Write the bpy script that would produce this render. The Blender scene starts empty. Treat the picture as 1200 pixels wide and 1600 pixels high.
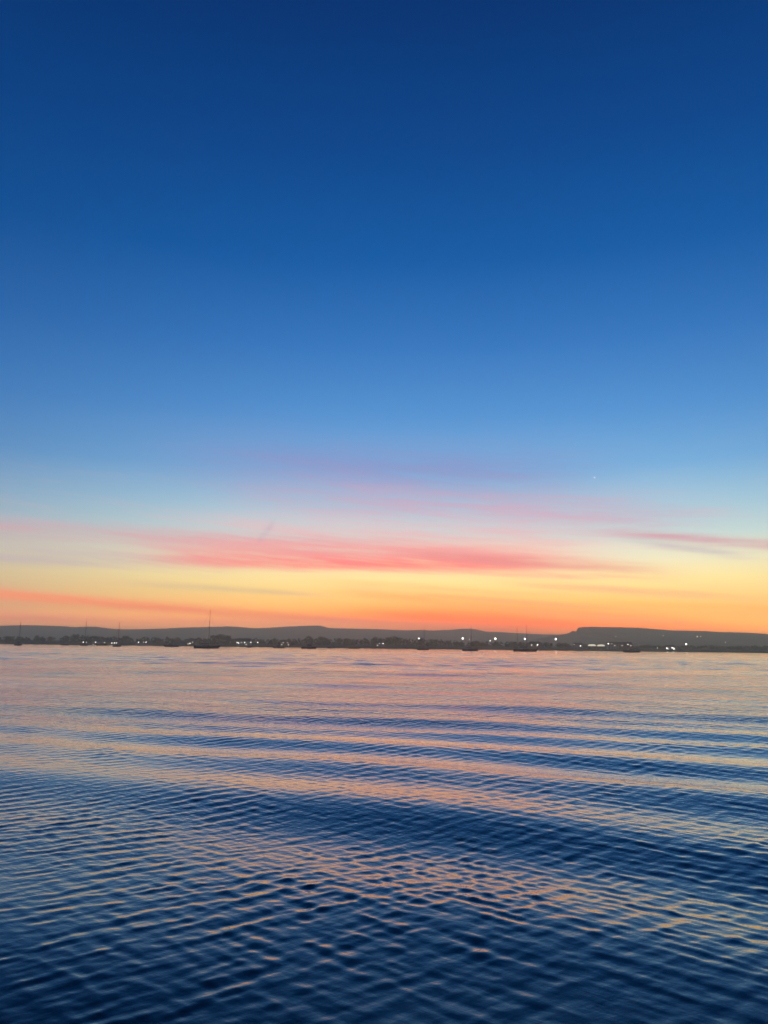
import bpy, bmesh, math, random
import numpy as np
from mathutils import Vector, Matrix
random.seed(7)
rng = np.random.default_rng(11)
R = math.radians
scene = bpy.context.scene
C = scene.collection

# ------------------------------------------------------------------ camera
H = 2.2                      # eye height above the water, standing on a quay
FPX = 1202.0                 # focal length in pixels of the 1200 x 1600 photograph
PITCH, ROLL = R(9.91), R(0.67)
fwd = Vector((0, math.cos(PITCH), math.sin(PITCH)))
up0 = Vector((0, -math.sin(PITCH), math.cos(PITCH)))
rt0 = Vector((1, 0, 0))
rt = rt0 * math.cos(ROLL) + up0 * math.sin(ROLL)
up = up0 * math.cos(ROLL) - rt0 * math.sin(ROLL)
cam_data = bpy.data.cameras.new('camera')
cam = bpy.data.objects.new('camera', cam_data)
C.objects.link(cam)
cam.matrix_world = Matrix(((rt.x, up.x, -fwd.x, 0), (rt.y, up.y, -fwd.y, 0), (rt.z, up.z, -fwd.z, H), (0, 0, 0, 1)))
cam_data.sensor_fit = 'VERTICAL'
cam_data.angle = 2 * math.atan(800 / FPX)
cam_data.clip_start = 0.1
cam_data.clip_end = 60000
scene.camera = cam
scene.render.resolution_x, scene.render.resolution_y = 768, 1024
vs = scene.view_settings
vs.view_transform, vs.look, vs.exposure, vs.gamma, vs.use_curve_mapping = 'Standard', 'None', 0.0, 1.0, False
scene.cycles.use_denoising = True
scene.cycles.max_bounces = 4
scene.cycles.use_adaptive_sampling = True; scene.cycles.adaptive_threshold = .015
scene.cycles.volume_bounces = 1
scene.cycles.sample_clamp_indirect = 4.0

def ray(px, py):
    return (fwd + rt * ((px - 600) / FPX) + up * ((800 - py) / FPX)).normalized()
def azel(px, py):
    d = ray(px, py)
    return math.degrees(math.atan2(d.x, d.y)), math.degrees(math.asin(d.z))
def spot(px, py, D):
    """the point at depth D (metres along +Y) seen at this place of the survey photograph"""
    d = ray(px, py)
    return Vector((0, 0, H)) + d * (D / d.y)

HAZE_TOP, HAZE_DENS = 95.0, .00042
HAZE_GLOW = (.13, .115, .10)          # what the evening air itself sends to the eye, measured
KSKY = 8.0
def lin(c):
    return tuple(((v / 255) / 12.92 if v <= 10 else ((v / 255 + .055) / 1.055) ** 2.4) for v in c)

def above_air(c, e):
    """sky colour over the haze layer for a colour seen through it at elevation e (degrees)"""
    L = min(4200.0, (HAZE_TOP - H) / math.sin(R(max(e, .8))))
    T = math.exp(-HAZE_DENS * L)
    return tuple(max(v * .05, (v - g * (1 - T)) / T) / KSKY for v, g in zip(lin(c), HAZE_GLOW))

# ------------------------------------------------------------------ little node algebra
class V:
    def __init__(s, nt, sock): s.nt, s.s = nt, sock
    def _m(s, op, *a, clamp=False):
        n = s.nt.nodes.new('ShaderNodeMath'); n.operation = op; n.use_clamp = clamp
        for i, x in enumerate((s,) + a):
            if isinstance(x, V): s.nt.links.new(x.s, n.inputs[i])
            else: n.inputs[i].default_value = x
        return V(s.nt, n.outputs[0])
    def __add__(s, o): return s._m('ADD', o)
    def __sub__(s, o): return s._m('SUBTRACT', o)
    def __mul__(s, o): return s._m('MULTIPLY', o)
    def __truediv__(s, o): return s._m('DIVIDE', o)
    def fn(s, op, *a, clamp=False): return s._m(op, *a, clamp=clamp)
    def exp(s): return s._m('EXPONENT')
    def gauss(s): return (s * s * -1.0).exp()
    def clamp01(s): return s._m('ADD', 0.0, clamp=True)
def sstep(x, a, b, lo=0.0, hi=1.0):
    n = x.nt.nodes.new('ShaderNodeMapRange'); n.interpolation_type = 'SMOOTHSTEP'
    x.nt.links.new(x.s, n.inputs[0])
    for i, v in zip((1, 2, 3, 4), (a, b, lo, hi)): n.inputs[i].default_value = v
    return V(x.nt, n.outputs[0])
def comb(nt, x, y, z=0.0):
    n = nt.nodes.new('ShaderNodeCombineXYZ')
    for i, v in enumerate((x, y, z)):
        if isinstance(v, V): nt.links.new(v.s, n.inputs[i])
        else: n.inputs[i].default_value = v
    return n.outputs[0]
def noise(nt, vec, scale, detail=4, rough=.55, dist=0.0):
    n = nt.nodes.new('ShaderNodeTexNoise')
    nt.links.new(vec, n.inputs['Vector'])
    n.inputs['Scale'].default_value = scale; n.inputs['Detail'].default_value = detail
    n.inputs['Roughness'].default_value = rough; n.inputs['Distortion'].default_value = dist
    return V(nt, n.outputs[0])
def mixc(nt, f, a, b, mode='MIX'):
    n = nt.nodes.new('ShaderNodeMix'); n.data_type = 'RGBA'; n.blend_type = mode
    for sock, v in ((n.inputs[0], f), (n.inputs[6], a), (n.inputs[7], b)):
        if isinstance(v, V): nt.links.new(v.s, sock)
        elif isinstance(v, bpy.types.NodeSocket): nt.links.new(v, sock)
        elif isinstance(v, (int, float)): sock.default_value = v
        else: sock.default_value = (*v, 1)
    return n.outputs[2]
def ramp(nt, fac, stops):
    n = nt.nodes.new('ShaderNodeValToRGB'); n.color_ramp.interpolation = 'EASE' if False else 'LINEAR'
    el = n.color_ramp.elements
    while len(el) < len(stops): el.new(.5)
    for e, (p, c) in zip(el, stops): e.position = p
    for e, (p, c) in zip(el, stops): e.position, e.color = p, (*c, 1)
    nt.links.new(fac.s, n.inputs[0])
    return n.outputs[0]

# ------------------------------------------------------------------ dusk sky (world): after-sunset sky with cirrus
world = bpy.data.worlds.new('World'); scene.world = world; world.use_nodes = True
world.cycles.sampling_method = 'MANUAL'; world.cycles.sample_map_resolution = 512
wt = world.node_tree; wt.nodes.clear()
SUN_AZ = 9.0                                              # the sun has set behind the hills, right of the middle
tc = wt.nodes.new('ShaderNodeTexCoord')
sep = wt.nodes.new('ShaderNodeSeparateXYZ'); wt.links.new(tc.outputs['Generated'], sep.inputs[0])
dx, dy, dz = (V(wt, sep.outputs[i]) for i in range(3))
el = dz.fn('ARCSINE') * (180 / math.pi)
az = dx.fn('ARCTAN2', dy) * (180 / math.pi)
e01 = (el / 90.0).fn('MAXIMUM', 0.0).fn('POWER', 0.5)     # finer steps towards the horizon
def st(deg, c, k=1.0): return (math.sqrt(max(deg, 0) / 90), above_air(c, deg))
SKY_SUN = [st(0, (250, 158, 82)), st(1.3, (251, 166, 88)), st(2.4, (253, 184, 98)), st(3.7, (254, 210, 124)),
           st(5, (255, 230, 156)), st(6.4, (238, 231, 192)), st(8, (198, 219, 212)), st(10, (166, 202, 216)),
           st(13, (118, 172, 216)), st(17, (84, 145, 206)), st(22, (56, 118, 188)), st(28, (28, 92, 164)),
           st(35, (2, 72, 140)), st(43, (0, 55, 114)), st(60, (0, 34, 78)), st(90, (0, 22, 54))]
SKY_FAR = [st(0, (120, 112, 122)), st(5, (136, 132, 142)), st(10, (92, 118, 164)), st(13, (62, 102, 160)), st(17, (48, 94, 156)),
           st(28, (10, 70, 132)), st(45, (0, 46, 100)), st(60, (0, 34, 78)), st(90, (0, 22, 54))]
c_sun = ramp(wt, e01, SKY_SUN)
c_far = ramp(wt, e01, SKY_FAR)
daz = (az - SUN_AZ).fn('WRAP', 180.0, -180.0).fn('ABSOLUTE')
col = mixc(wt, sstep(daz, 6, 66), c_sun, c_far)
# glow where the sun went down
glow = ((az - 6.0) / 11.5).gauss() * ((el - 0.6) / 2.3).gauss()
col = mixc(wt, glow * 0.9, col, above_air((255, 112, 60), 1.8))
# cirrus: long soft streaks, each a gentle arc in azimuth / elevation, torn by stretched noise
vec = comb(wt, az * 0.055, el * 0.42, 3.1)
w1 = noise(wt, vec, 1.0, 4, .55) - 0.5
w2 = noise(wt, comb(wt, az * 0.02, el * 0.10, 8.0), 1.6, 3, .5) - 0.5
fine = noise(wt, comb(wt, az * 0.09, (el + az * 0.07) * 1.25, 1.7), 1.5, 5, .62)
warp = w1 * 1.1 + w2 * 1.5
def streak(p0, p1, tu, td, c, s, fade=.35, nz=.7, wk=1.0):
    """p0,p1: ends; tu / td: thickness above / below in photo pixels"""
    global col
    (a0, e0), (a1, e1) = azel(*p0), azel(*p1)
    k = (e1 - e0) / (a1 - a0)
    deg = 0.0465
    d = el - ((az - a0) * k + e0) + warp * (0.35 * wk)
    u = (az - a0) / (a1 - a0)
    win = (((u - .5) * (1.8 / (1 + fade * .5))).fn('ABSOLUTE').fn('POWER', 2.0 + 2.0 / (fade + .15)) * -1.0).exp()
    prof = (d.fn('MAXIMUM', 0.0) / (tu * deg)).gauss() * (d.fn('MINIMUM', 0.0) / (td * deg)).gauss()
    tex = sstep(fine, .30, .66, 1 - nz, 1.0)
    col = mixc(wt, (win * prof * tex * s).clamp01(), col, above_air(c, max(1.6, (e0 + e1) / 2)))
streak((400, 724), (800, 742), 46, 40, (134, 142, 194), .72, .8, .5)           # mauve veil high up
streak((500, 776), (960, 805), 34, 30, (198, 162, 188), .75, .7, .6)          # mauve sheet
streak((420, 830), (840, 842), 34, 30, (236, 178, 182), .7, .7, .5)
streak((600, 848), (1000, 858), 12, 12, (238, 222, 200), .6, .7, .6)           # pale pink fill
streak((-300, 806), (560, 845), 12, 18, (212, 156, 164), .62, .5, .55)         # long rosy tail to the left
streak((-900, 846), (500, 872), 18, 12, (186, 172, 174), .7, .5, .6)
streak((350, 878), (800, 884), 28, 11, (255, 118, 116), .95, .5, .45, .6)      # bright pink bar
streak((690, 868), (960, 886), 9, 9, (226, 132, 132), .75, .6, .4, .7)
streak((640, 892), (960, 902), 6, 5, (246, 170, 140), .7, .7, .7)
streak((1000, 834), (1330, 858), 7, 7, (206, 142, 158), .8, .4, .5, .6)        # wisps at the right
streak((1010, 846), (1130, 862), 6, 6, (190, 182, 184), .6, .8, .5)
streak((250, 914), (450, 926), 5, 4, (196, 178, 142), .65, .8, .4, .5)         # thin grey wisp
streak((-120, 918), (760, 984), 9, 8, (226, 128, 98), .85, .25, .35, .8)       # salmon bars near the horizon
streak((-700, 946), (640, 978), 11, 11, (204, 134, 108), .9, .3, .45, .8)
streak((-400, 968), (420, 978), 5, 5, (236, 160, 118), .6, .4, .6)
streak((600, 930), (980, 966), 8, 7, (248, 160, 96), .7, .5, .5)
streak((820, 912), (1120, 932), 7, 6, (240, 182, 128), .7, .5, .6)
streak((980, 944), (1500, 962), 6, 6, (246, 172, 92), .6, .5, .6)
streak((640, 962), (1080, 984), 12, 12, (255, 108, 66), .7, .5, .4)
streak((406, 842), (424, 822), 8, 8, (160, 148, 172), .30, .7, .5, .2)         # short stub of an old vapour trail
streak((540, 910), (800, 926), 5, 5, (252, 192, 122), .6, .6, .6)
streak((690, 932), (950, 950), 5, 4, (243, 164, 108), .65, .6, .6)
streak((850, 960), (1030, 971), 6, 5, (238, 152, 108), .7, .7, .6)
streak((430, 850), (700, 858), 5, 4, (250, 150, 146), .6, .7, .6, .5)
# faint loose cirrus everywhere else in the low sky
loose = sstep(fine, .5, .74) * sstep(el, 2, 7) * sstep(el, 8, 15, 1, 0)
col = mixc(wt, loose * .22, col, above_air((214, 176, 184), 8))
# the clear twilight air itself
sky = wt.nodes.new('ShaderNodeTexSky'); sky.sky_type = 'NISHITA'; sky.sun_disc = False
sky.sun_elevation = R(-1.5); sky.sun_rotation = R(SUN_AZ); sky.altitude = 5
bg1 = wt.nodes.new('ShaderNodeBackground'); wt.links.new(col, bg1.inputs[0]); bg1.inputs[1].default_value = KSKY
bg2 = wt.nodes.new('ShaderNodeBackground'); wt.links.new(sky.outputs[0], bg2.inputs[0]); bg2.inputs[1].default_value = 0.012
add = wt.nodes.new('ShaderNodeAddShader'); wo = wt.nodes.new('ShaderNodeOutputWorld')
wt.links.new(bg1.outputs[0], add.inputs[0]); wt.links.new(bg2.outputs[0], add.inputs[1]); wt.links.new(add.outputs[0], wo.inputs[0])

# ------------------------------------------------------------------ helpers
def material(name, color, rough=.8, var=.25, scale=1.0, spec=.3, emit=None, estr=0.0, metal=0.0):
    m = bpy.data.materials.new(name); m.use_nodes = True
    nt = m.node_tree; b = nt.nodes['Principled BSDF']
    t = nt.nodes.new('ShaderNodeTexCoord')
    n = noise(nt, t.outputs['Object'], scale, 5, .6)
    k = sstep(n, .25, .75)
    c = mixc(nt, k, tuple(v * (1 - var) for v in color), tuple(min(1, v * (1 + var)) for v in color))
    nt.links.new(c, b.inputs['Base Color'])
    b.inputs['Roughness'].default_value = rough
    b.inputs['Specular IOR Level'].default_value = spec
    b.inputs['Metallic'].default_value = metal
    if emit:
        b.inputs['Emission Color'].default_value = (*emit, 1)
        b.inputs['Emission Strength'].default_value = estr
        m.cycles.emission_sampling = 'NONE'
    return m
def link(name, mesh, parent=None, loc=None):
    o = bpy.data.objects.new(name, mesh); C.objects.link(o)
    if parent: o.parent = parent
    if loc is not None: o.location = loc
    return o
def tag(o, label=None, cat=None, group=None, kind=None):
    for k, v in (('label', label), ('category', cat), ('group', group), ('kind', kind)):
        if v: o[k] = v
    return o
def empty(name, loc, rz=0.0):
    o = bpy.data.objects.new(name, None); C.objects.link(o)
    o.location = loc; o.rotation_euler = (0, 0, rz); o.empty_display_size = .5
    return o
class MB:
    """collects faces of ONE piece"""
    def __init__(s): s.v, s.f = [], []
    def add(s, vs_, fs):
        n = len(s.v); s.v += [tuple(p) for p in vs_]; s.f += [tuple(i + n for i in f) for f in fs]; return s
    def box(s, x0, x1, y0, y1, z0, z1, tx=0, ty=0):
        return s.add([(x0, y0, z0), (x1, y0, z0), (x1, y1, z0), (x0, y1, z0), (x0 + tx, y0 + ty, z1), (x1 - tx, y0 + ty, z1), (x1 - tx, y1 - ty, z1), (x0 + tx, y1 - ty, z1)],
                     [(3, 2, 1, 0), (4, 5, 6, 7), (0, 1, 5, 4), (1, 2, 6, 5), (2, 3, 7, 6), (3, 0, 4, 7)])
    def tube(s, a, b, r0, r1=None, n=6):
        a, b = Vector(a), Vector(b); r1 = r0 if r1 is None else r1
        d = (b - a).normalized(); u = d.orthogonal().normalized(); w = d.cross(u)
        ps = [p + (u * math.cos(t) + w * math.sin(t)) * r for p, r in ((a, r0), (b, r1)) for t in (2 * math.pi * i / n for i in range(n))]
        return s.add(ps, [(i, (i + 1) % n, n + (i + 1) % n, n + i) for i in range(n)] + [tuple(range(n - 1, -1, -1)), tuple(range(n, 2 * n))])
    def ball(s, c, r, rz=None, seg=10, ring=6):
        rz = rz or r; ps = []
        for j in range(1, ring):
            t = math.pi * j / ring
            ps += [(c[0] + r * math.sin(t) * math.cos(2 * math.pi * i / seg), c[1] + r * math.sin(t) * math.sin(2 * math.pi * i / seg), c[2] + rz * math.cos(t)) for i in range(seg)]
        ps += [(c[0], c[1], c[2] + rz), (c[0], c[1], c[2] - rz)]; T, B = len(ps) - 2, len(ps) - 1
        fs = [(j * seg + i, j * seg + (i + 1) % seg, (j + 1) * seg + (i + 1) % seg, (j + 1) * seg + i)[::-1] for j in range(ring - 2) for i in range(seg)]
        fs += [(T, i, (i + 1) % seg) for i in range(seg)] + [(B, (ring - 2) * seg + (i + 1) % seg, (ring - 2) * seg + i) for i in range(seg)]
        return s.add(ps, fs)
    def mesh(s, name, m, smooth=False):
        me = bpy.data.meshes.new(name); me.from_pydata(s.v, [], s.f); me.update()
        me.materials.append(m)
        if smooth: me.polygons.foreach_set('use_smooth', [True] * len(me.polygons))
        return me
    def build(s, name, m, parent=None, smooth=False):
        return link(name, s.mesh(name, m, smooth), parent)
def np_mesh(name, verts, quads, m, smooth=True):
    me = bpy.data.meshes.new(name)
    nv, nf = len(verts), len(quads)
    me.vertices.add(nv); me.vertices.foreach_set('co', verts.astype(np.float32).ravel())
    me.loops.add(nf * 4); me.loops.foreach_set('vertex_index', quads.astype(np.int32).ravel())
    me.polygons.add(nf); me.polygons.foreach_set('loop_start', np.arange(0, nf * 4, 4, dtype=np.int32))
    if smooth: me.polygons.foreach_set('use_smooth', np.ones(nf, dtype=bool))
    me.materials.append(m); me.update(calc_edges=True); me.validate()
    return me
def grid_quads(nr, nc):
    i = np.arange(nr - 1)[:, None] * nc + np.arange(nc - 1)[None, :]
    return np.stack([i, i + 1, i + nc + 1, i + nc], -1).reshape(-1, 4)

# ------------------------------------------------------------------ water
wm = bpy.data.materials.new('harbour_water'); wm.use_nodes = True
nt = wm.node_tree; b = nt.nodes['Principled BSDF']
b.inputs['Base Color'].default_value = (0.001, 0.007, 0.010, 1)
b.inputs['Roughness'].default_value = 0.07
b.inputs['IOR'].default_value = 1.28
b.inputs['Coat Weight'].default_value = .75; b.inputs['Coat IOR'].default_value = 1.24; b.inputs['Coat Roughness'].default_value = .08
geo = nt.nodes.new('ShaderNodeNewGeometry')
sp = nt.nodes.new('ShaderNodeSeparateXYZ'); nt.links.new(geo.outputs['Position'], sp.inputs[0])
X, Y = V(nt, sp.outputs[0]), V(nt, sp.outputs[1])
ra, rb = R(40), R(-42)
pa = comb(nt, (X * math.cos(ra) + Y * math.sin(ra)) * .45, Y * math.cos(ra) - X * math.sin(ra), .3)
pb = comb(nt, (X * math.cos(rb) + Y * math.sin(rb)) * .45, Y * math.cos(rb) - X * math.sin(rb), 7.3)
f1 = noise(nt, pa, 9.0, 3, .5) * .016 + noise(nt, pb, 11.0, 3, .5) * .013
f2 = noise(nt, pa, 4.2, 2, .5) * .060 + noise(nt, pb, 4.8, 2, .5) * .048
far = sstep(Y, 9, 34)
patch = noise(nt, comb(nt, X * .010, Y * .035, 2.0), 1.0, 4, .6)         # cat's paws: breeze comes and goes
breeze = sstep(patch, .34, .62, .45, 1.1) * sstep(Y, 330, 620, 1.0, .7)
hgt = (f1 * sstep(Y, 5, 13, .35, 1.0) + f2 * far) * breeze
bump = nt.nodes.new('ShaderNodeBump'); bump.inputs['Strength'].default_value = 1.0; bump.inputs['Distance'].default_value = 1.0
nt.links.new(hgt.s, bump.inputs['Height']); nt.links.new(bump.outputs[0], b.inputs['Normal']); nt.links.new(bump.outputs[0], b.inputs['Coat Normal'])

def water_height(x, y, cell):
    """moored-harbour ripples and the wake of a passed boat; returns dx, dy, z"""
    zx = np.zeros_like(x); zy = np.zeros_like(x); z = np.zeros_like(x)
    g = np.random.default_rng(5)
    # slow variation of the ripple strength
    pat = np.zeros_like(x)
    for _ in range(7):
        t, lam, ph = g.uniform(0, 2 * math.pi), g.uniform(4, 14), g.uniform(0, 6.28)
        pat += np.cos((x * math.cos(t) + y * math.sin(t)) * 2 * math.pi / lam + ph)
    pat = (1 + .17 * pat) * (.50 + .50 * np.clip((y - 5.2) / 4.2, 0, 1))          # calmer in the lee of the quay
    side = 1 / (1 + np.exp(-(x - 0.08 * y) / (0.18 * np.abs(y) + 1.0)))          # right part: the other ripple train leads
    for (nrm, spread, n, slope, wgt, l0, l1) in ((R(128), 11, 44, .092, 1.0 - .60 * side, .085, .38),
                                            (R(52), 12, 44, .092, .36 + .64 * side, .09, .44),
                                            (R(95), 40, 26, .036, np.ones_like(x), .08, .26)):
        for _ in range(n):
            t = nrm + R(g.normal(0, spread)); lam = math.exp(g.uniform(math.log(l0), math.log(l1)))
            k = 2 * math.pi / lam; s_ = slope * math.sqrt(2 / n); A = s_ / k; ph = g.uniform(0, 6.28)
            lod = np.clip((lam / cell - 2.2) / 1.6, 0, 1) * wgt * pat
            th = (x * math.cos(t) + y * math.sin(t)) * k + ph
            z += A * lod * np.cos(th)
            q = np.sin(th) * A * lod * 1.0
            zx += q * math.cos(t); zy += q * math.sin(t)
    # wake: a group of long crests spreading from behind the left shoulder
    cx, cy = -32.0, -70.0
    r = np.hypot(x - cx, y - cy)
    wob = .35 * np.sin(x * .21 + y * .05 + 1.0) + .22 * np.sin(x * .47 - y * .11) + .3 * np.sin(y * .17 + 2)
    lam = 3.15
    th = 2 * math.pi * (r + wob - 90.4) / lam
    env = np.exp(-((r - 92) / 9.0) ** 2) + .75 * np.exp(-((r - 106) / 13.0) ** 2) + .6 * np.exp(-((r - 135) / 20.0) ** 2) * (x > -900) + .5 * np.exp(-((r - 178) / 14.0) ** 2)
    lat = 1 / (1 + np.exp(-(x + .30 * y) / (0.10 * np.abs(y) + .5)))
    A = .041 * env * (.35 + .65 * lat) * np.clip((lam / cell - 3) / 3, 0, 1)
    z += A * np.cos(th); q = A * np.sin(th) * .9
    zx += q * (x - cx) / r; zy += q * (y - cy) / r
    # open-water chop farther out
    off = np.clip((y - 35) / 90, 0, 1); off = off * off * (3 - 2 * off)
    for _ in range(46):
        t = R(g.normal(84, 26)); lam = math.exp(g.uniform(math.log(1.0), math.log(7))); k = 2 * math.pi / lam
        th = (x * math.cos(t) + y * math.sin(t)) * k + g.uniform(0, 6.28)
        z += .065 * math.sqrt(2 / 46) / k * off * (1 - .55 * np.clip((y - 250) / 250, 0, 1)) * np.clip((lam / cell - 2.6) / 2, 0, 1) * np.cos(th)
    # a last, distant line of the wake
    dl = (y - (104 - .30 * (x + 35))) / 5.0
    A = .06 * np.exp(-dl ** 2 - ((x + 17) / 22.0) ** 2)
    z += A * np.cos(2 * math.pi * (y + .30 * x) / 3.6) * np.clip((3.6 / cell - 3) / 3, 0, 1)
    # older, lower swell
    for (t, lam, A, ph) in ((R(74), 6.3, .022, .6), (R(101), 4.2, .010, 2.2), (R(60), 9.0, .02, 4.0), (R(88), 17, .03, 1.0)):
        th = (x * math.cos(t) + y * math.sin(t)) * 2 * math.pi / lam + ph
        z += A * np.cos(th) * np.clip((lam / cell - 3) / 3, 0, 1)
    return zx, zy, z
rows = [-390, -200, -100, -60, -40, -25, -15, -9, -5, -2, 0, 1.5, 2.6]
y = 3.4
while y < 960:
    rows.append(y); y += max(.026, (.0046 if y < 50 else .0040) * y)
rows = np.array(rows)
uu = np.linspace(-1, 1, 701); du = np.array([1.08, 1.25, 1.6, 2.2, 3.2, 4.6])
uu = np.concatenate([-du[::-1], uu, du])
yy = np.repeat(rows[:, None], len(uu), 1)
half = 4 + .72 * np.abs(yy)
xx = uu[None, :] * half
cell = np.maximum(np.gradient(rows)[:, None] * np.ones_like(xx), np.abs(np.gradient(xx, axis=1)))
ox, oy, zz = water_height(xx, yy, cell)
verts = np.stack([xx - ox, yy - oy, zz], -1).reshape(-1, 3)
water = link('water', np_mesh('water', verts, grid_quads(*xx.shape), wm))
tag(water, 'rippled dark blue harbour water with long wake bands', 'water', kind='structure')

# ------------------------------------------------------------------ land
SHORE = 850.0
M_land = material('heath_ground', (.060, .062, .045), .95, .35, .02)
M_hill = material('hill_ground', (.070, .072, .058), .95, .3, .01)
M_leaf = material('foliage', (.050, .062, .036), .8, .45, .35)
M_bark = material('bark', (.075, .062, .05), .9, .3, 2)
M_wall = material('render_wall', (.30, .29, .27), .9, .12, .6)
M_brick = material('brick_wall', (.22, .12, .09), .9, .2, 1.5)
M_roof = material('slate_roof', (.07, .07, .075), .8, .2, 1.2)
M_dark = material('painted_steel', (.05, .055, .06), .5, .15, 1)
M_hullb = material('navy_hull', (.03, .04, .07), .35, .1, .8)
M_hullg = material('black_hull', (.03, .03, .03), .4, .15, .8)
M_hullw = material('grey_hull', (.13, .13, .13), .4, .1, .8)
M_deck = material('deck', (.16, .14, .11), .7, .15, 1)
M_alu = material('mast_alloy', (.16, .16, .16), .4, .1, 1, metal=.4)
M_canvas = material('canvas', (.06, .07, .1), .9, .15, 2)
M_glass = material('window_glass', (.02, .025, .03), .1, .1, 1, .6)
M_lamp = material('lamp_glow', (.8, .8, .75), .5, .05, 1, emit=(1, .93, .80), estr=4.0)
M_lampd = material('lamp_dim', (.8, .75, .65), .5, .05, 1, emit=(1, .86, .62), estr=1.6)
M_lit = material('lit_window', (.7, .65, .5), .5, .1, 1, emit=(1, .84, .55), estr=.8)
M_tent = material('lit_canvas', (.8, .78, .68), .8, .1, .5, emit=(1, .90, .60), estr=.8)
M_stone = material('quay_stone', (.16, .15, .14), .9, .3, .5)
M_star = material('planet_light', (.8, .7, .65), .5, .01, 1, emit=(1, .72, .66), estr=1.6)

def fbm1(x, seed, octaves=5, base=1.0):
    g = np.random.default_rng(seed); o = np.zeros_like(x)
    for k in range(octaves):
        for _ in range(3):
            o += np.sin(x * base * 2 ** k * g.uniform(.7, 1.3) + g.uniform(0, 6.28)) / 2 ** k / 3
    return o
def ridge(name, pts, D, depth, seed, rough, ncol=420, kind='structure'):
    px = np.array([p[0] for p in pts], float); py = np.array([p[1] for p in pts], float)
    P = [spot(a, b_, D) for a, b_ in zip(px, py)]
    wx = np.array([p.x for p in P]); wz = np.array([p.z for p in P])
    xs = np.linspace(wx[0], wx[-1], ncol)
    crest = np.interp(xs, wx, wz) + fbm1(xs, seed, 4, .02) * rough
    ts = np.linspace(-1, 1, 41)
    vx, vy, vz = [], [], []
    for t in ts:
        s = (1 - abs(t)) ** 1.15
        wob = fbm1(xs + t * 300, seed + 3, 4, .008) * 5 * (1 - s) * s * 4
        vx.append(xs); vy.append(D + t * (depth if t < 0 else 160) + fbm1(xs, seed + 9, 3, .003) * 12); vz.append(-6 + (crest + 6) * s + wob * (abs(t) > .04))
    v = np.stack([np.array(vx), np.array(vy), np.array(vz)], -1).reshape(-1, 3)
    o = link(name, np_mesh(name, v, grid_quads(41, ncol), M_hill))
    return tag(o, kind=kind)
left_ridge = [(-700, 982), (-400, 975), (-150, 979), (0, 977.5), (60, 977), (100, 978.5), (118, 980), (135, 979), (150, 979), (165, 981), (185, 983), (220, 983.5), (260, 982),
              (300, 980), (340, 979), (360, 978.5), (380, 980), (395, 981.5), (420, 981), (450, 979), (480, 977.5), (497, 977), (503, 977.6), (512, 980.5), (522, 981.3), (560, 982.5),
              (600, 983.5), (630, 984.5), (655, 984.2), (664, 984), (672, 985), (700, 984), (720, 982.5), (735, 982), (745, 983.2), (760, 987), (790, 988), (820, 989.5), (850, 991),
              (880, 991.5), (930, 994), (1000, 998), (1200, 1002), (1500, 1006), (1900, 1010)]
right_ridge = [(690, 1016), (780, 1008), (840, 998), (870, 992.5), (884, 990.5), (891, 988), (893.6, 985.6), (895.4, 985.8), (898.8, 988.6), (900.3, 986.8), (901.8, 982), (903, 980.4), (910, 979.8),
               (925, 979.3), (960, 980), (1000, 981), (1020, 983), (1050, 985), (1080, 985.6), (1100, 986), (1125, 987.7), (1150, 988), (1175, 989), (1200, 991), (1300, 990), (1500, 986), (1900, 984)]
hl = ridge('hills', left_ridge, 3000, 1300, 3, .7)
tag(hl, 'long low hazy hill ridge behind the far shore', 'hills')
hr = ridge('headland', right_ridge, 2200, 900, 8, .25, 1500)
tag(hr, 'flat topped headland with a notched cliff edge', 'headland')
# low ground between the water's edge and the hills
xs = np.concatenate([np.linspace(-5200, -700, 20)[:-1], np.linspace(-700, 700, 240), np.linspace(700, 5200, 20)[1:]])
ys = np.array([0, 2, 5, 9, 16, 30, 60, 120, 250, 500, 1000, 2000, 3200, 4600, 6200], float)
zs = np.array([-1.2, .1, .9, 1.4, 1.9, 2.4, 3, 4, 5, 6, 7, 9, 10, 10, 10])
front = SHORE - 22 * np.clip(xs / 420, -1, 1) + fbm1(xs, 21, 5, .012) * 5
vx = np.repeat(xs[None], len(ys), 0); vy = front[None] + ys[:, None]
vz = zs[:, None] + (fbm1(xs, 33, 4, .03) * .35)[None] * (ys[:, None] > 3)
land = link('shore', np_mesh('shore', np.stack([vx, vy, vz], -1).reshape(-1, 3), grid_quads(len(ys), len(xs)), M_land))
tag(land, 'low dark far shore along the water', 'shore', kind='structure')
def shore_y(x): return float(np.interp(x, xs, front))
def ground_z(x, y): return float(np.interp(y - shore_y(x), ys, zs))

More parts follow.
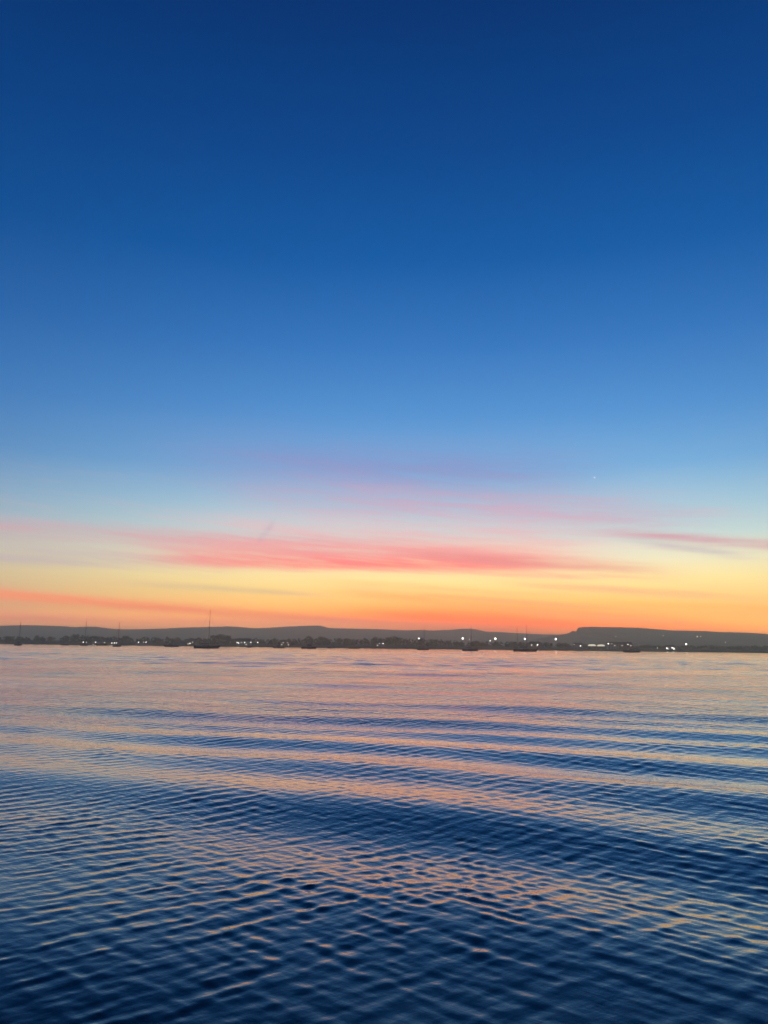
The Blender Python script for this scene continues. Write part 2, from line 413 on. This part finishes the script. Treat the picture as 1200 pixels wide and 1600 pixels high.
# ------------------------------------------------------------------ trees
def leaf_cloud(lobes, n, size, g):
    """leaf clumps as small bent quads spread through the lobes"""
    mb = MB()
    vol = [l[3] * l[4] * l[5] for l in lobes]; tot = sum(vol)
    for l, v in zip(lobes, vol):
        for _ in range(max(10, int(n * v / tot))):
            d = Vector((g.gauss(0, 1), g.gauss(0, 1), g.gauss(0, 1))).normalized() * (g.random() ** .36)
            p = Vector((l[0] + d.x * l[3], l[1] + d.y * l[4], l[2] + d.z * l[5]))
            nrm = Vector((g.gauss(0, 1), g.gauss(0, 1), g.gauss(.6, 1))).normalized()
            u = nrm.orthogonal().normalized(); w = nrm.cross(u); s = size * g.uniform(.6, 1.3)
            mb.add([p - u * s, p + w * s * .7, p + u * s + nrm * s * .3, p - w * s * .7], [(0, 1, 2, 3)])
    return mb
def make_tree(h, wid, seed):
    g = random.Random(seed)
    tr = MB(); tr.tube((0, 0, -.5), (0, 0, h * .5), h * .03, h * .018, 7)
    lobes = []
    for i in range(7):
        a = i * 2.4 + g.random(); r = wid * .5 * g.uniform(.25, .6)
        z = h * g.uniform(.42, .82)
        tr.tube((0, 0, h * g.uniform(.25, .42)), (r * math.cos(a), r * math.sin(a), z), h * .013, h * .005, 5)
        s = g.uniform(.24, .36)
        lobes.append((r * math.cos(a), r * math.sin(a), z, wid * s, wid * s, h * g.uniform(.14, .22)))
    lobes.append((0, 0, h * .72, wid * .36, wid * .36, h * .24))
    lobes.append((0, 0, h * .35, wid * .4, wid * .4, h * .26))
    return tr.mesh('trunk', M_bark), leaf_cloud(lobes, 520, h * .055, g).mesh('crown', M_leaf)
TREES = [(12, 993, 9), (58, 992.5, 9), (104, 993, 8), (118, 990, 10), (150, 993, 9), (196, 993, 9), (246, 996, 9), (278, 995.5, 9), (312, 996, 8), (336, 991.5, 13), (346, 989.5, 15), (357, 992, 12),
         (382, 996.5, 8), (430, 997.5, 8), (483, 993, 12), (502, 994, 11), (511, 996, 9), (530, 995.5, 11), (541, 997, 9), (585, 994.2, 11), (594, 996.5, 9), (606, 995, 10), (614, 992.8, 13), (622, 995.5, 10), (657, 996.5, 10), (676, 998, 9),
         (700, 1000, 10), (742, 1001, 12), (803, 1001.5, 11), (852, 1003, 10), (884, 1004, 9), (1012, 1006.5, 10), (1112, 1008, 11), (1165, 1008.5, 12)]
TLAB = {12: 'rounded tree near the end-on yacht with a short mast, bare shore side', 58: 'rounded tree between the short-masted end-on yacht and the close pair of small boats', 104: 'low tree right behind the close pair of small boats',
        150: 'rounded tree behind the single-light house', 196: 'rounded tree past the three close quay lights', 246: 'tree beside the two separated shore lamps and dark house', 278: 'tree behind the low dark boat next to the tall-masted yacht',
        312: 'low tree right behind the tall-masted yacht', 382: 'low tree behind the row of five shore lights', 430: 'lone low tree between the row of five lights and two dim lights', 511: 'low tree on the flank of the spreading tree',
        530: 'bushy tree behind the small dark boat next to the cruiser', 541: 'low tree joining the bushy tree behind the moored boats', 594: 'low tree squeezed between the narrow tree and the peaked wood', 606: 'shoulder tree just left of the highest peaked tree',
        622: 'shoulder tree falling away from the highest peaked tree', 657: 'tree under the smaller floodlight', 676: 'low tree past the smaller floodlight', 700: 'low tree before the first bright floodlight by the hilltop mast',
        742: 'low tree behind the yacht whose mast meets the hilltop', 803: 'low tree behind the ketch', 852: 'low tree between the ketch and the floodlight by the cliff', 884: 'low tree below the notched headland cliff',
        1012: 'low tree between the moored dark boat and the waterside house', 1112: 'low tree past the lone bright lamp under the headland', 1165: 'tree in the unlit end of the shore under the headland',
        118: 'rounded tree rising above the woods, by the paired shore lights', 346: 'tallest broad tree in the clump right of the long yacht mast', 336: 'broad tree on the near flank of the tallest tree',
        357: 'lower tree on the sloping flank of the tallest tree', 483: 'domed tree standing clear behind the broad dark motor cruiser', 502: 'spreading tree next to the lone domed tree',
        614: 'peaked tree highest in the middle shore wood', 585: 'narrow tree above a pair of small shore lights'}
for i, (px, top, wpx) in enumerate(TREES):
    D = SHORE + 26 + 10 * (i % 3)
    p = spot(px, top, D); gz = ground_z(p.x, D); h = p.z - gz; wid = wpx * 1.25 * D / FPX
    t = empty('tree', (p.x, D, gz), i * 1.3)
    tm, cm = make_tree(h, wid, 100 + i)
    link('trunk', tm, t); link('crown', cm, t)
    tag(t, TLAB.get(px, 'dark leafy tree in the low far shore tree line'), 'tree', 'trees along the far shore')
# the unbroken wood behind them: one mass
tops = [(-900, 992), (0, 994.5), (60, 995.5), (130, 994.5), (200, 995.5), (240, 997), (325, 997.5), (366, 998), (400, 999), (470, 999), (520, 998), (560, 998.5), (640, 998), (700, 1001), (730, 1002.5), (900, 1006), (1000, 1008.5), (1200, 1010), (2100, 1012)]
g = random.Random(4); wood = MB(); x = -1350.0
while x < 1350:
    x += g.uniform(2.2, 4.6); D = SHORE + g.uniform(40, 95)
    px = 600 + FPX * x / D
    top = float(np.interp(px, [q[0] for q in tops], [q[1] for q in tops])) + g.uniform(-1.2, 1.8)
    z1 = spot(px, top, D).z; gz = ground_z(x, D); hh = max(2.5, z1 - gz); ww = g.uniform(3, 5.5)
    n0 = 34
    for _ in range(n0):
        d = Vector((g.gauss(0, 1), g.gauss(0, 1), g.gauss(0, 1))).normalized() * (g.random() ** .33)
        q = Vector((x + d.x * ww, D + d.y * ww, gz + hh * .5 + d.z * hh * .55))
        nrm = Vector((g.gauss(0, .6), g.gauss(-.6, 1), g.gauss(.5, 1))).normalized(); u = nrm.orthogonal().normalized(); w = nrm.cross(u); s = g.uniform(.7, 1.5)
        wood.add([q - u * s, q + w * s * .8, q + u * s, q - w * s * .8], [(0, 1, 2, 3)])
wd = wood.build('woodland', M_leaf)
tag(wd, 'dark continuous wood along the far shore', 'woodland', kind='stuff')

# ------------------------------------------------------------------ boats
def hull_mesh(L, Bm, fb, m, stern=.75):
    """lofted hull, bow towards +X, keel below the water"""
    n, k = 13, 9; vs_, fs = [], []
    for i in range(n):
        u = i / (n - 1); x = (u - .5) * L
        w = Bm / 2 * (math.sin(math.pi * min(1, .18 + u * .82) ** 1.0) ** .6 if u < .55 else (1 - ((u - .55) / .45) ** 2.2)) * (1 if u > .1 else .92)
        w = max(w, .03); sheer = fb * (1 + .35 * (u - .35) ** 2 * 3)
        rake = .08 * L * (u ** 6)
        for j in range(k):
            t = -1 + 2 * j / (k - 1)
            zz_ = sheer * (abs(t) ** 1.6) - (1 - abs(t) ** 2) * fb * .6
            vs_.append((x + rake * max(0, zz_) / fb, w * math.copysign(abs(t) ** .6, t), zz_))
    for i in range(n - 1):
        for j in range(k - 1):
            fs.append((i * k + j, (i + 1) * k + j, (i + 1) * k + j + 1, i * k + j + 1))
    fs.append(tuple(range(k)))
    return MB().add(vs_, fs).mesh('hull', m, True)
def deck_mesh(L, Bm, fb):
    mb = MB(); vs_, n = [], 11
    for i in range(n):
        u = i / (n - 1); x = (u - .5) * L * .98
        w = Bm / 2 * .95 * (math.sin(math.pi * min(1, .18 + u * .82)) ** .6 if u < .55 else (1 - ((u - .55) / .45) ** 2.2)); w = max(w, .02)
        z = fb * (1 + .35 * (u - .35) ** 2 * 3) - .06
        vs_ += [(x, -w, z), (x, w, z)]
    return mb.add(vs_, [(2 * i, 2 * i + 2, 2 * i + 3, 2 * i + 1) for i in range(n - 1)]).mesh('deck', M_deck)
def yacht(name, loc, rz, L, mast_h, hullm, label, mizzen=0.0):
    t = empty(name, loc, rz); Bm = L * .30; fb = .08 * L + .15
    link('hull', hull_mesh(L, Bm, fb, hullm), t); link('deck', deck_mesh(L, Bm, fb), t)
    cab = MB().box(-L * .16, L * .18, -Bm * .26, Bm * .26, fb - .05, fb + .55, .25, .12).build('cabin', M_hullw, t)
    for s in (-1, 1):
        for q in (-.08, .02, .1):
            MB().box(L * q, L * q + .5, s * Bm * .255 - .03, s * Bm * .255 + .03, fb + .15, fb + .36).build('window', M_glass, cab)
    for (mx, mh, nm) in ((L * .10, mast_h, 'mast'),) + (((-L * .33, mizzen, 'mizzen_mast'),) if mizzen else ()):
        rad = .11 if nm == 'mast' else .09
        m = MB().tube((mx, 0, fb - .1), (mx, 0, mh), rad * 1.15, rad * .7, 8).build(nm, M_alu, t)
        MB().tube((mx, -Bm * .24, mh * .58), (mx, Bm * .24, mh * .58), .05, .05, 5).build('spreader', M_alu, m)
        MB().tube((mx, 0, mh), (mx, 0, mh + .7), .025, .02, 4).build('aerial', M_alu, m)
        bl = L * (.36 if nm == 'mast' else .2)
        bo = MB().tube((mx, 0, fb + 1.2), (mx - bl, 0, fb + 1.3), .08, .07, 6).build('boom', M_alu, t)
        MB().tube((mx - .1, 0, fb + 1.42), (mx - bl * .95, 0, fb + 1.44), .20, .13, 8).build('furled_sail', M_canvas, bo)
        for (sx, sy) in ((L * .54 if nm == 'mast' else mx + 1.5, 0), (-L * .49, 0), (mx - .2, Bm * .42), (mx - .2, -Bm * .42)):
            MB().tube((mx, 0, mh * .97), (sx, sy, fb), .018, .018, 4).build('stay', M_dark, t)
    for s in (-1, 1):
        r = MB()
        for q in range(6):
            x_ = -L * .42 + q * L * .15; w_ = Bm * .46 * (1 if q < 4 else .7 - .25 * (q - 4))
            r.tube((x_, s * w_, fb), (x_, s * w_, fb + .65), .02, .02, 4)
            if q: r.tube((px_, s * pw_, fb + .62), (x_, s * w_, fb + .62), .015, .015, 4)
            px_, pw_ = x_, w_
        r.build('guard_rail', M_alu, t)
    return tag(t, label, 'yacht', 'boats moored off the far shore')
def cruiser(name, loc, rz, L, hullm, label, cabin=1.0):
    t = empty(name, loc, rz); Bm = L * .34; fb = .085 * L + .3
    link('hull', hull_mesh(L, Bm, fb, hullm), t); link('deck', deck_mesh(L, Bm, fb), t)
    hc = .13 * L * cabin + .5
    cab = MB().box(-L * .12, L * .22, -Bm * .30, Bm * .30, fb - .05, fb + hc, L * .05, .12).build('wheelhouse', M_hullw, t)
    for s in (-1, 1):
        for q in (-.05, .04, .12):
            MB().box(L * q, L * q + L * .06, s * Bm * .285 - .05, s * Bm * .285 + .05, fb + hc * .5, fb + hc * .85).build('window', M_glass, cab)
    MB().box(-L * .16, L * .20, -Bm * .32, Bm * .32, fb + hc, fb + hc + .08).build('cabin_roof', M_hullw, cab)
    MB().tube((L * .02, 0, fb + hc), (-L * .02, 0, fb + hc + L * .12), .05, .03, 5).build('aerial', M_alu, t)
    r = MB()
    for s in (-1, 1):
        r.tube((L * .24, s * Bm * .36, fb + .1), (L * .24, s * Bm * .36, fb + .75), .025, .025, 4)
        r.tube((L * .24, s * Bm * .36, fb + .75), (L * .47, 0, fb + .95), .025, .025, 4)
    r.build('bow_rail', M_alu, t)
    MB().box(-L * .50, -L * .46, -.25, .25, .1, fb + .35, .02, .05).build('outboard_motor', M_dark, t)
    return tag(t, label, 'motor boat', 'boats moored off the far shore')
def dist(off): return 2644 / (3.1 + off)
def bspot(px, off):
    D = dist(off); p = ray(px, 1010); return Vector((p.x / p.y * D, D, -.02)), D
def mast_for(px, top, D): return spot(px, top, D).z
# px centre, waterline drop, length on the water px, kind...
for (px, off, wpx, mpx, top, ang, hm, lab, mz) in [
        (28, 2, 8, 30, 970.5, 78, M_hullg, 'end-on sailing yacht with a short thin mast, off the bare left shore', 0),
        (131, 1.1, 10, 135, 969, 66, M_hullb, 'end-on sailing yacht with a mast beside the paired shore lights', 0),
        (183, 2, 11, 185, 972, 64, M_hullg, 'small yacht lying before the three close bright quay lights', 0),
        (322, 3, 38, 325, 952, 8, M_hullb, 'long dark sailing yacht with the tallest mast standing against the sunset', 0),
        (661, 1.8, 19, 661, 981, 22, M_hullg, 'low sailing yacht with a stubby mast just topping the ridge', 0),
        (734, 2.3, 25, 737, 977.5, 12, M_hullb, 'sailing yacht whose mast rises at the rounded hilltop', 0),
        (820, 2.1, 36, 827, 976.5, 5, M_hullg, 'two-masted ketch moored below the orange glow', 980)]:
    loc, D = bspot(px, off); L = wpx * D / FPX
    a = R(ang)
    Lr = L / max(math.cos(a) + .30 * math.sin(a), .2)
    Lr = min(Lr, 15)
    yacht('sailing_yacht' if not mz else 'ketch', loc, a, Lr, mast_for(mpx, top, D), hm, lab, mast_for(mpx - 3, mz, D) if mz else 0)
for (px, off, wpx, ang, hm, cb, lab) in [
        (98, 1, 6.5, 40, M_hullg, .8, 'stubby black small boat of the close pair'),
        (105.5, 1.1, 6, 200, M_hullw, .7, 'stubby grey small boat of the close pair'),
        (158, .7, 16, 10, M_hullg, .5, 'long low motor boat lying under a single shore light'),
        (268, 1.3, 22, 186, M_hullb, .5, 'low dark motor boat before the unlit woods, next to the tall-masted yacht'),
        (390, 1, 9, 25, M_hullg, .7, 'small motor boat before the row of five shore lights'),
        (436, 1.3, 18, 178, M_hullw, .5, 'low motor boat before two dim shore lights'),
        (482, 1.8, 23, 8, M_hullg, 1.2, 'broad dark motor cruiser below the lone domed tree'),
        (518, .9, 12, 190, M_hullb, .7, 'small dark motor boat close to the shore woods by the cruiser'),
        (553, 1, 17, 4, M_hullg, .5, 'low motor boat by the peaked wood, beside a pair of lights'),
        (987, 1.6, 25, 174, M_hullb, .6, 'dark motor boat moored below the headland, near the two lit marquees')]:
    loc, D = bspot(px, off); L = wpx * D / FPX; a = R(ang)
    Lr = L / max(abs(math.cos(a)) + .34 * abs(math.sin(a)), .2)
    cruiser('motor_boat', loc, a, Lr, hm, lab, cb)

# ------------------------------------------------------------------ houses, marquees, lamps of the far shore
def house(px, D, w, d, h, wallm, lit, label, rz=0.0, base=None):
    x = ray(px, 1010).x / ray(px, 1010).y * D
    gz = ground_z(x, D) if base is None else base
    t = empty('house', (x, D, gz - .3), rz)
    MB().box(-w / 2, w / 2, -d / 2, d / 2, 0, h).build('wall', wallm, t)
    rf = MB().add([(-w / 2 - .3, -d / 2 - .3, h), (w / 2 + .3, -d / 2 - .3, h), (w / 2 + .3, d / 2 + .3, h), (-w / 2 - .3, d / 2 + .3, h), (-w / 2 - .3, 0, h + d * .38), (w / 2 + .3, 0, h + d * .38)],
                  [(0, 1, 5, 4), (2, 3, 4, 5), (0, 4, 3), (1, 2, 5), (3, 2, 1, 0)]).build('roof', M_roof, t)
    MB().box(w * .25, w * .25 + .8, -.4, .4, h + d * .2, h + d * .38 + 1.0).build('chimney', M_brick, rf)
    n = max(2, int(w / 3))
    for k in range(n):
        for fl in range(max(1, int(h / 2.7))):
            xw = -w / 2 + w * (k + .5) / n; zw = .9 + fl * 2.7
            if k == n // 2 and fl == 0:
                MB().box(xw - .5, xw + .5, -d / 2 - .06, -d / 2 + .1, .3, 2.3).build('door', M_dark, t); continue
            wn = MB().box(xw - .6, xw + .6, -d / 2 - .05, -d / 2 + .1, zw, zw + 1.2).build('window', M_lit if (k, fl) in lit else M_glass, t)
            MB().box(xw - .7, xw + .7, -d / 2 - .12, -d / 2 - .06, zw - .14, zw - .02).build('sill', M_wall, wn)
    return tag(t, label, 'house', 'houses on the far shore')
HS = [(152, 868, 10, 7, 5.2, M_wall, {(0, 0)}, 'low house beside a single shore light'), (176, 866, 13, 7, 4.0, M_brick, set(), 'low brick house behind the three close quay lights'),
      (222, 866, 12, 7, 4.6, M_wall, set(), 'dark house between the two separated shore lamps'), (299, 868, 9, 6, 3.5, M_brick, {(0, 0)}, 'small house behind the tall-masted yacht'),
      (381, 867, 16, 8, 4.8, M_wall, {(3, 0)}, 'long low house behind the row of five lights'), (446, 867, 11, 7, 4.0, M_brick, {(0, 0), (2, 0)}, 'low house showing two dim lit windows'),
      (594, 868, 9, 6, 3.6, M_wall, {(0, 0)}, 'small house among the trees of the middle shore'), (836, 850, 12, 8, 5.4, M_brick, {(0, 1), (2, 1)}, 'house near the ketch with dim upper windows'),
      (903, 850, 9, 7, 4.6, M_wall, set(), 'plain unlit house beside the two glowing marquees'), (957, 858, 12, 7, 5.5, M_wall, {(2, 1)}, 'two-storey house with one dim window right of the marquees'),
      (975, 860, 16, 7, 5.5, M_brick, {(1, 1), (4, 1)}, 'long waterfront house with a row of dim upper windows'),
      (1047, 848, 10, 6, 3.6, M_wall, {(0, 0), (2, 0)}, 'low waterside house with two bright windows below the headland')]
for a in HS: house(*a)
def hill_z(px, py, D): return spot(px, py, D).z

def marquee(px, py0, py1, wpx, D, label):
    p0, p1 = spot(px, py1, D), spot(px, py0, D); w = wpx * D / FPX; rise = p1.z - p0.z
    gz = ground_z(p0.x, D); t = empty('marquee', (p0.x, D, gz)); z0 = p0.z - gz
    n = 12; prof = [(-w / 2 * math.cos(math.pi * i / n), z0 + rise * math.sin(math.pi * i / n) ** 1.15) for i in range(n + 1)]
    vs_ = [(x, s * 5, z) for s in (-1, 1) for x, z in prof]; k = n + 1
    fs = [(i, i + 1, k + i + 1, k + i) for i in range(n)] + [tuple(range(n, -1, -1)), tuple(range(k, 2 * k))]
    MB().add(vs_, fs).build('canopy', M_tent, t)
    MB().box(-w / 2 + .1, w / 2 - .1, -4.8, 4.8, -.4, z0 - .05).build('side_wall', M_canvas, t)
    for s in (-1, 1):
        for y_ in (-5, 5): MB().tube((s * w / 2, y_, -.4), (s * w / 2, y_, z0), .07, .07, 6).build('pole', M_dark, t)
    return tag(t, label, 'marquee', 'lit marquees on the shore')
marquee(925, 1006.6, 1009.4, 9.5, 860, 'wider glowing dome-roofed marquee next to the single lamp on the shore')
marquee(939, 1007, 1009.7, 8.5, 860, 'glowing dome-roofed marquee on the side towards the dim-windowed houses')

def lamp(px, py, D, r, m, label, name='street_lamp', group=None, arm=True, base=None):
    p = spot(px, py, D); gz = ground_z(p.x, D) if base is None else base
    gz = min(gz, p.z - .8)
    t = empty(name, (p.x, D, gz)); z = p.z - gz
    MB().tube((0, .5, -.5), (0, .5, z + .1), .09, .06, 6).build('pole', M_dark, t)
    MB().tube((0, .5, z + .1), (0, -.1, z + .18), .05, .04, 5).build('arm', M_dark, t)
    MB().box(-r * .9, r * .9, -.35 - r * .3, .15, z + r, z + r + .12, .06, .06).build('hood', M_dark, t)
    MB().ball((0, -.15, z), r, r).build('bulb', m, t, True)
    return tag(t, label, 'lamp', group)
G1 = 'bright white lamps along the far waterfront'; G2 = 'dim lamps along the far shore'; G3 = 'floodlights on tall posts on the far shore'
WL = {130: 'white lamp, brighter of the pair above the end-on yacht mast', 149.5: 'single white lamp above the long low motor boat', 175: 'first of the three close bright quay lights, beside the brick house', 178.8: 'middle one of the three close bright quay lights',
      182: 'last of the three close quay lights, just over the small yacht', 216.5: 'white lamp alone beside the dark house between lamps', 228.3: 'white lamp paired with a faint one beside the dark house', 297: 'white lamp low by the small house near the tall-masted yacht',
      370.5: 'first and upper lamp of the row of five shore lights', 372.8: 'lower lamp touching the first of the five shore lights', 382.3: 'third lamp in the row of five shore lights', 392: 'fourth lamp in the row of five, above a small boat',
      402.7: 'last lamp in the row of five shore lights', 598.5: 'white lamp under the narrow tree of the middle shore', 765.8: 'small white lamp low beside a tall floodlight',
      135: 'faint half of the lamp pair above the end-on yacht', 163.5: 'faint lamp between the single lamp and the three quay lights', 224.5: 'faint lamp beside the right-hand lamp of the dark house', 301: 'faint lamp above the white lamp by the tall-masted yacht',
      377: 'faint lamp within the row of five shore lights', 442.5: 'faint lamp, one of two over the low pale motor boat, on the tall-masted yacht side', 449: 'faint lamp, one of two over the low pale motor boat, on the domed tree side', 593: 'faint lamp next to the white lamp of the middle shore',
      733.5: 'faint lamp between the hilltop yacht mast and its floodlight', 831: 'faint lamp over the hull of the ketch', 897: 'faint lamp under the headland cliff beside the unlit house', 956: 'faint lamp next to the white lamp by the marquees',
      980.7: 'faint lamp above the long waterfront house', 1036: 'faint lamp high on the bare headland shore', 1027: 'faint lamp low on the shore before the waterside house'}
HL = {1089.3: 'larger of two faint lights high on the headland', 1094.6: 'smaller of two faint lights high on the headland', 1133.5: 'faint light halfway up the dark end of the headland', 962: 'faint light high above the marquees on the headland'}
for px, py in [(130, 1003.4), (149.5, 1003.4), (175, 1004.8), (178.8, 1004.6), (182, 1004.6), (216.5, 1003.6), (228.3, 1003.4), (297, 1005.3), (370.5, 1003.8), (372.8, 1004.8), (382.3, 1003.8), (392, 1003.7), (402.7, 1003.8), (598.5, 1005.5), (765.8, 1001)]:
    lamp(px, py, 858, .46, M_lamp, WL[px], 'street_lamp', G1)
for px, py in [(135, 1003.6), (163.5, 1003.8), (224.5, 1003.3), (301, 1003.4), (377, 1003.8), (442.5, 1004.2), (449, 1004.3), (593, 1005.4), (733.5, 998.8), (831, 1007), (897, 1007), (956, 1005.8), (980.7, 1007.2), (1036, 993.5), (1027, 1012.5)]:
    lamp(px, py, 857 if px < 800 else 842, .4, M_lampd, WL[px], 'street_lamp', G2)
for px, py, r, lab in [(654.5, 997.6, .75, 'smaller floodlight on a tall post, beside the stubby-masted yacht'), (723, 997.5, 1.05, 'bright floodlight on a tall post left of the hilltop yacht mast'),
                  (774, 998, 1.15, 'bright floodlight on a tall post between the hilltop-mast yacht and the ketch'), (820, 998.4, 1.0, 'bright floodlight on a tall post directly behind the ketch'), (868.3, 998.6, 1.1, 'bright floodlight on a tall post near the notched headland cliff')]:
    lamp(px, py, 866, r, M_lamp, lab, 'floodlight', G3)
for px, py, r, lab in [(840, 1007.3, .55, 'small white lamp low on the shore beside the ketch'), (907, 1009.2, .55, 'single white lamp beside the wider glowing marquee'), (950.5, 1005.7, .6, 'white lamp standing on the shore right of the marquees'),
                  (1042, 1013, .7, 'white lamp at the end of the low waterside house'), (1050, 1012, .6, 'white lamp on the front of the waterside house'), (1052.5, 1013.4, .7, 'lower white lamp beside the waterside house'), (1072, 1006.5, .85, 'bright lone lamp on a post under the headland'),
                  (981, 1006.8, .4, 'white lamp above the long waterfront house')]:
    lamp(px, py, 836, r, M_lamp, lab)
for px, py, r in [(1089.3, 994.6, 1.1), (1094.6, 994.3, .8), (1133.5, 1003.4, 1.0), (962, 994.5, .7)]:
    D = 1650; p = spot(px, py, D)
    lamp(px, py, D, r, M_lampd, HL[px], 'street_lamp', 'lights on the headland slope', base=p.z - 4)

# a planet in the evening sky, outside the air box
p = spot(929, 746, 9000)
st_ = MB().ball((0, 0, 0), 6.5, 6.5).build('star', M_star, None, True); st_.location = p
tag(st_, 'tiny pinkish star in the blue sky', 'star')

# ------------------------------------------------------------------ evening haze
hz = bpy.data.materials.new('evening_haze'); hz.use_nodes = True
n = hz.node_tree; n.nodes.clear()
o_ = n.nodes.new('ShaderNodeOutputMaterial'); pv = n.nodes.new('ShaderNodeVolumePrincipled')
pv.inputs['Color'].default_value = (.96, .98, .74, 1); pv.inputs['Density'].default_value = HAZE_DENS; pv.inputs['Anisotropy'].default_value = .78
n.links.new(pv.outputs[0], o_.inputs['Volume'])
haze = MB().box(-8000, 8000, -400, 7600, -8, HAZE_TOP).build('haze', hz)
tag(haze, 'thin evening haze over the water and hills', 'haze', kind='stuff')
